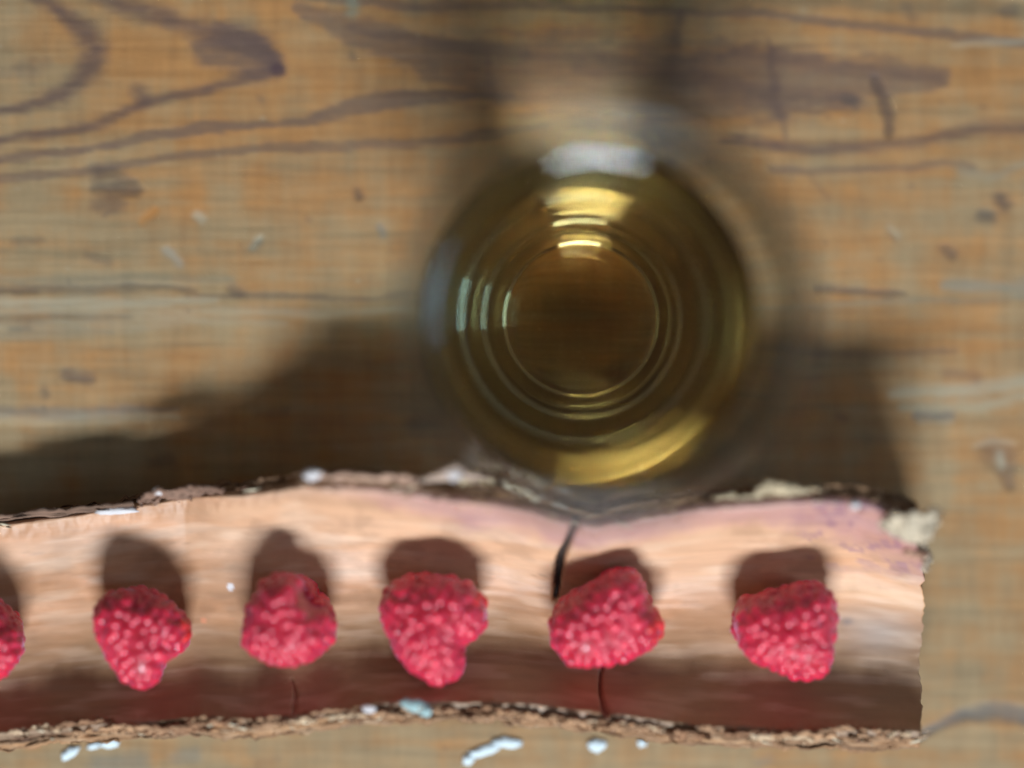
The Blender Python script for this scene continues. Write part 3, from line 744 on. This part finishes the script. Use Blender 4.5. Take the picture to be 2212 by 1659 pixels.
g.inputs['Color'].default_value = (.965, .985, .975, 1)
nt.links.new(g.outputs[0], nt.nodes['Material Output'].inputs['Surface'])
GC = Wv(1315, 677, 95.0)[:2]
glass = mesh_obj('glass_tumbler', V, F, mg)
# the fire-polished lip is slightly satin and scatters the window light all round the rim
ml2, nt2, b2 = new_mat('satin_glass_lip'); nt2.nodes.remove(b2)
g2 = node(nt2, 'ShaderNodeBsdfGlass'); g2.inputs['IOR'].default_value = 1.5; g2.inputs['Roughness'].default_value = .24
g2.inputs['Color'].default_value = (.96, .98, 1.0, 1)
nt2.links.new(g2.outputs[0], nt2.nodes['Material Output'].inputs['Surface'])
glass.data.materials.append(ml2)
for p_ in glass.data.polygons:
    if p_.center.z > 92.9 * MM: p_.material_index = 1
glass.location = Vector((GC[0], GC[1], .05)) * MM
tag(glass, 'clear round glass tumbler half filled with amber drink standing behind the bark', 'glass')

LZ = 49.0
k = np.argsort(inn_c[:, 1]); rz = lambda z: np.interp(z, inn_c[k, 1], inn_c[k, 0])
lp = [(0, 3.95)]
low = inn_c[::-1]
for (rr, zz) in low:
    if zz < LZ - .3 and rr > .2: lp.append((rr + .06, zz - (.06 if rr < 12.0 else .02)))
R_ = rz(LZ + 1.9) + .06
lp += [(rz(LZ) + .06, LZ), (R_, LZ + 1.9), (R_ - .3, LZ + 1.58), (R_ - .8, LZ + 1.25), (R_ - 1.5, LZ + .92), (R_ - 2.3, LZ + .57), (R_ - 3.1, LZ + .26), (R_ - 3.9, LZ + .08), (R_ - 5, LZ), (R_ - 8, LZ - .02), (0, LZ - .02)]
V, F = lathe(lp)
ml, nt, b = new_mat('amber_drink')
nt.nodes.remove(b)
g = node(nt, 'ShaderNodeBsdfGlass'); g.inputs['IOR'].default_value = 1.34; g.inputs['Roughness'].default_value = 0.0
va = node(nt, 'ShaderNodeVolumeAbsorption'); va.inputs['Color'].default_value = (.835, .69, .36, 1); va.inputs['Density'].default_value = 42
nt.links.new(g.outputs[0], nt.nodes['Material Output'].inputs['Surface'])
nt.links.new(va.outputs[0], nt.nodes['Material Output'].inputs['Volume'])
drink = mesh_obj('amber_drink', V, F, ml)
drink.location = glass.location
tag(drink, 'clear amber drink filling the lower half of the glass tumbler', 'drink')


# bubbles on the surface of the drink and specks settled in it
def bubble_mesh(rad, mat, name):
    bm = bmesh.new(); bmesh.ops.create_uvsphere(bm, u_segments=20, v_segments=12, radius=rad * MM)
    me = bpy.data.meshes.new(name); bm.to_mesh(me); bm.free()
    me.polygons.foreach_set('use_smooth', [True] * len(me.polygons)); me.materials.append(mat); return me
m_bub, nt, b = new_mat('bubble_film')
nt.nodes.remove(b)
g = node(nt, 'ShaderNodeBsdfGlass'); g.inputs['IOR'].default_value = 1.34
nt.links.new(g.outputs[0], nt.nodes['Material Output'].inputs['Surface'])
BUB = bubble_mesh(.45, m_bub, 'bubble')
for (u, v, s_) in ((1190, 410, 1.0), (1168, 396, .8), (1083, 494, 1.0), (1050, 508, .7), (1036, 536, .9), (1222, 398, .7), (1335, 408, .9), (1290, 560, .6), (1540, 668, .8), (1030, 600, .6), (1560, 900, .7)):
    o = bpy.data.objects.new('bubble', BUB); C.objects.link(o); o.parent = drink
    p = Wv(u, v, LZ); o.location = Vector(((p[0] - GC[0]), (p[1] - GC[1]), LZ + .12)) * MM; o.scale = (s_, s_, s_)
m_sp, nt, b = new_mat('pale_sediment'); b.inputs['Base Color'].default_value = (.75, .6, .35, 1)
V = []; F = []
r = np.random.default_rng(3)
for k in range(70):
    rr = 11 * math.sqrt(r.random()); t = r.uniform(0, 6.283); q = r.uniform(.025, .075)
    c = np.array([rr * math.cos(t), rr * math.sin(t), 4.4 + r.uniform(0, 2.0) + (max(rr - 10, 0))]); n0 = len(V)
    V += [c + np.array(d) * q for d in ((1, 0, 0), (-1, 0, 0), (0, 1, 0), (0, -1, 0), (0, 0, 1), (0, 0, -1))]
    for a, b_, c_ in ((0, 2, 4), (2, 1, 4), (1, 3, 4), (3, 0, 4), (2, 0, 5), (1, 2, 5), (3, 1, 5), (0, 3, 5)): F.append([n0 + a, n0 + b_, n0 + c_])
o = mesh_obj('sediment', np.array(V), F, m_sp, drink); o['kind'] = 'stuff'
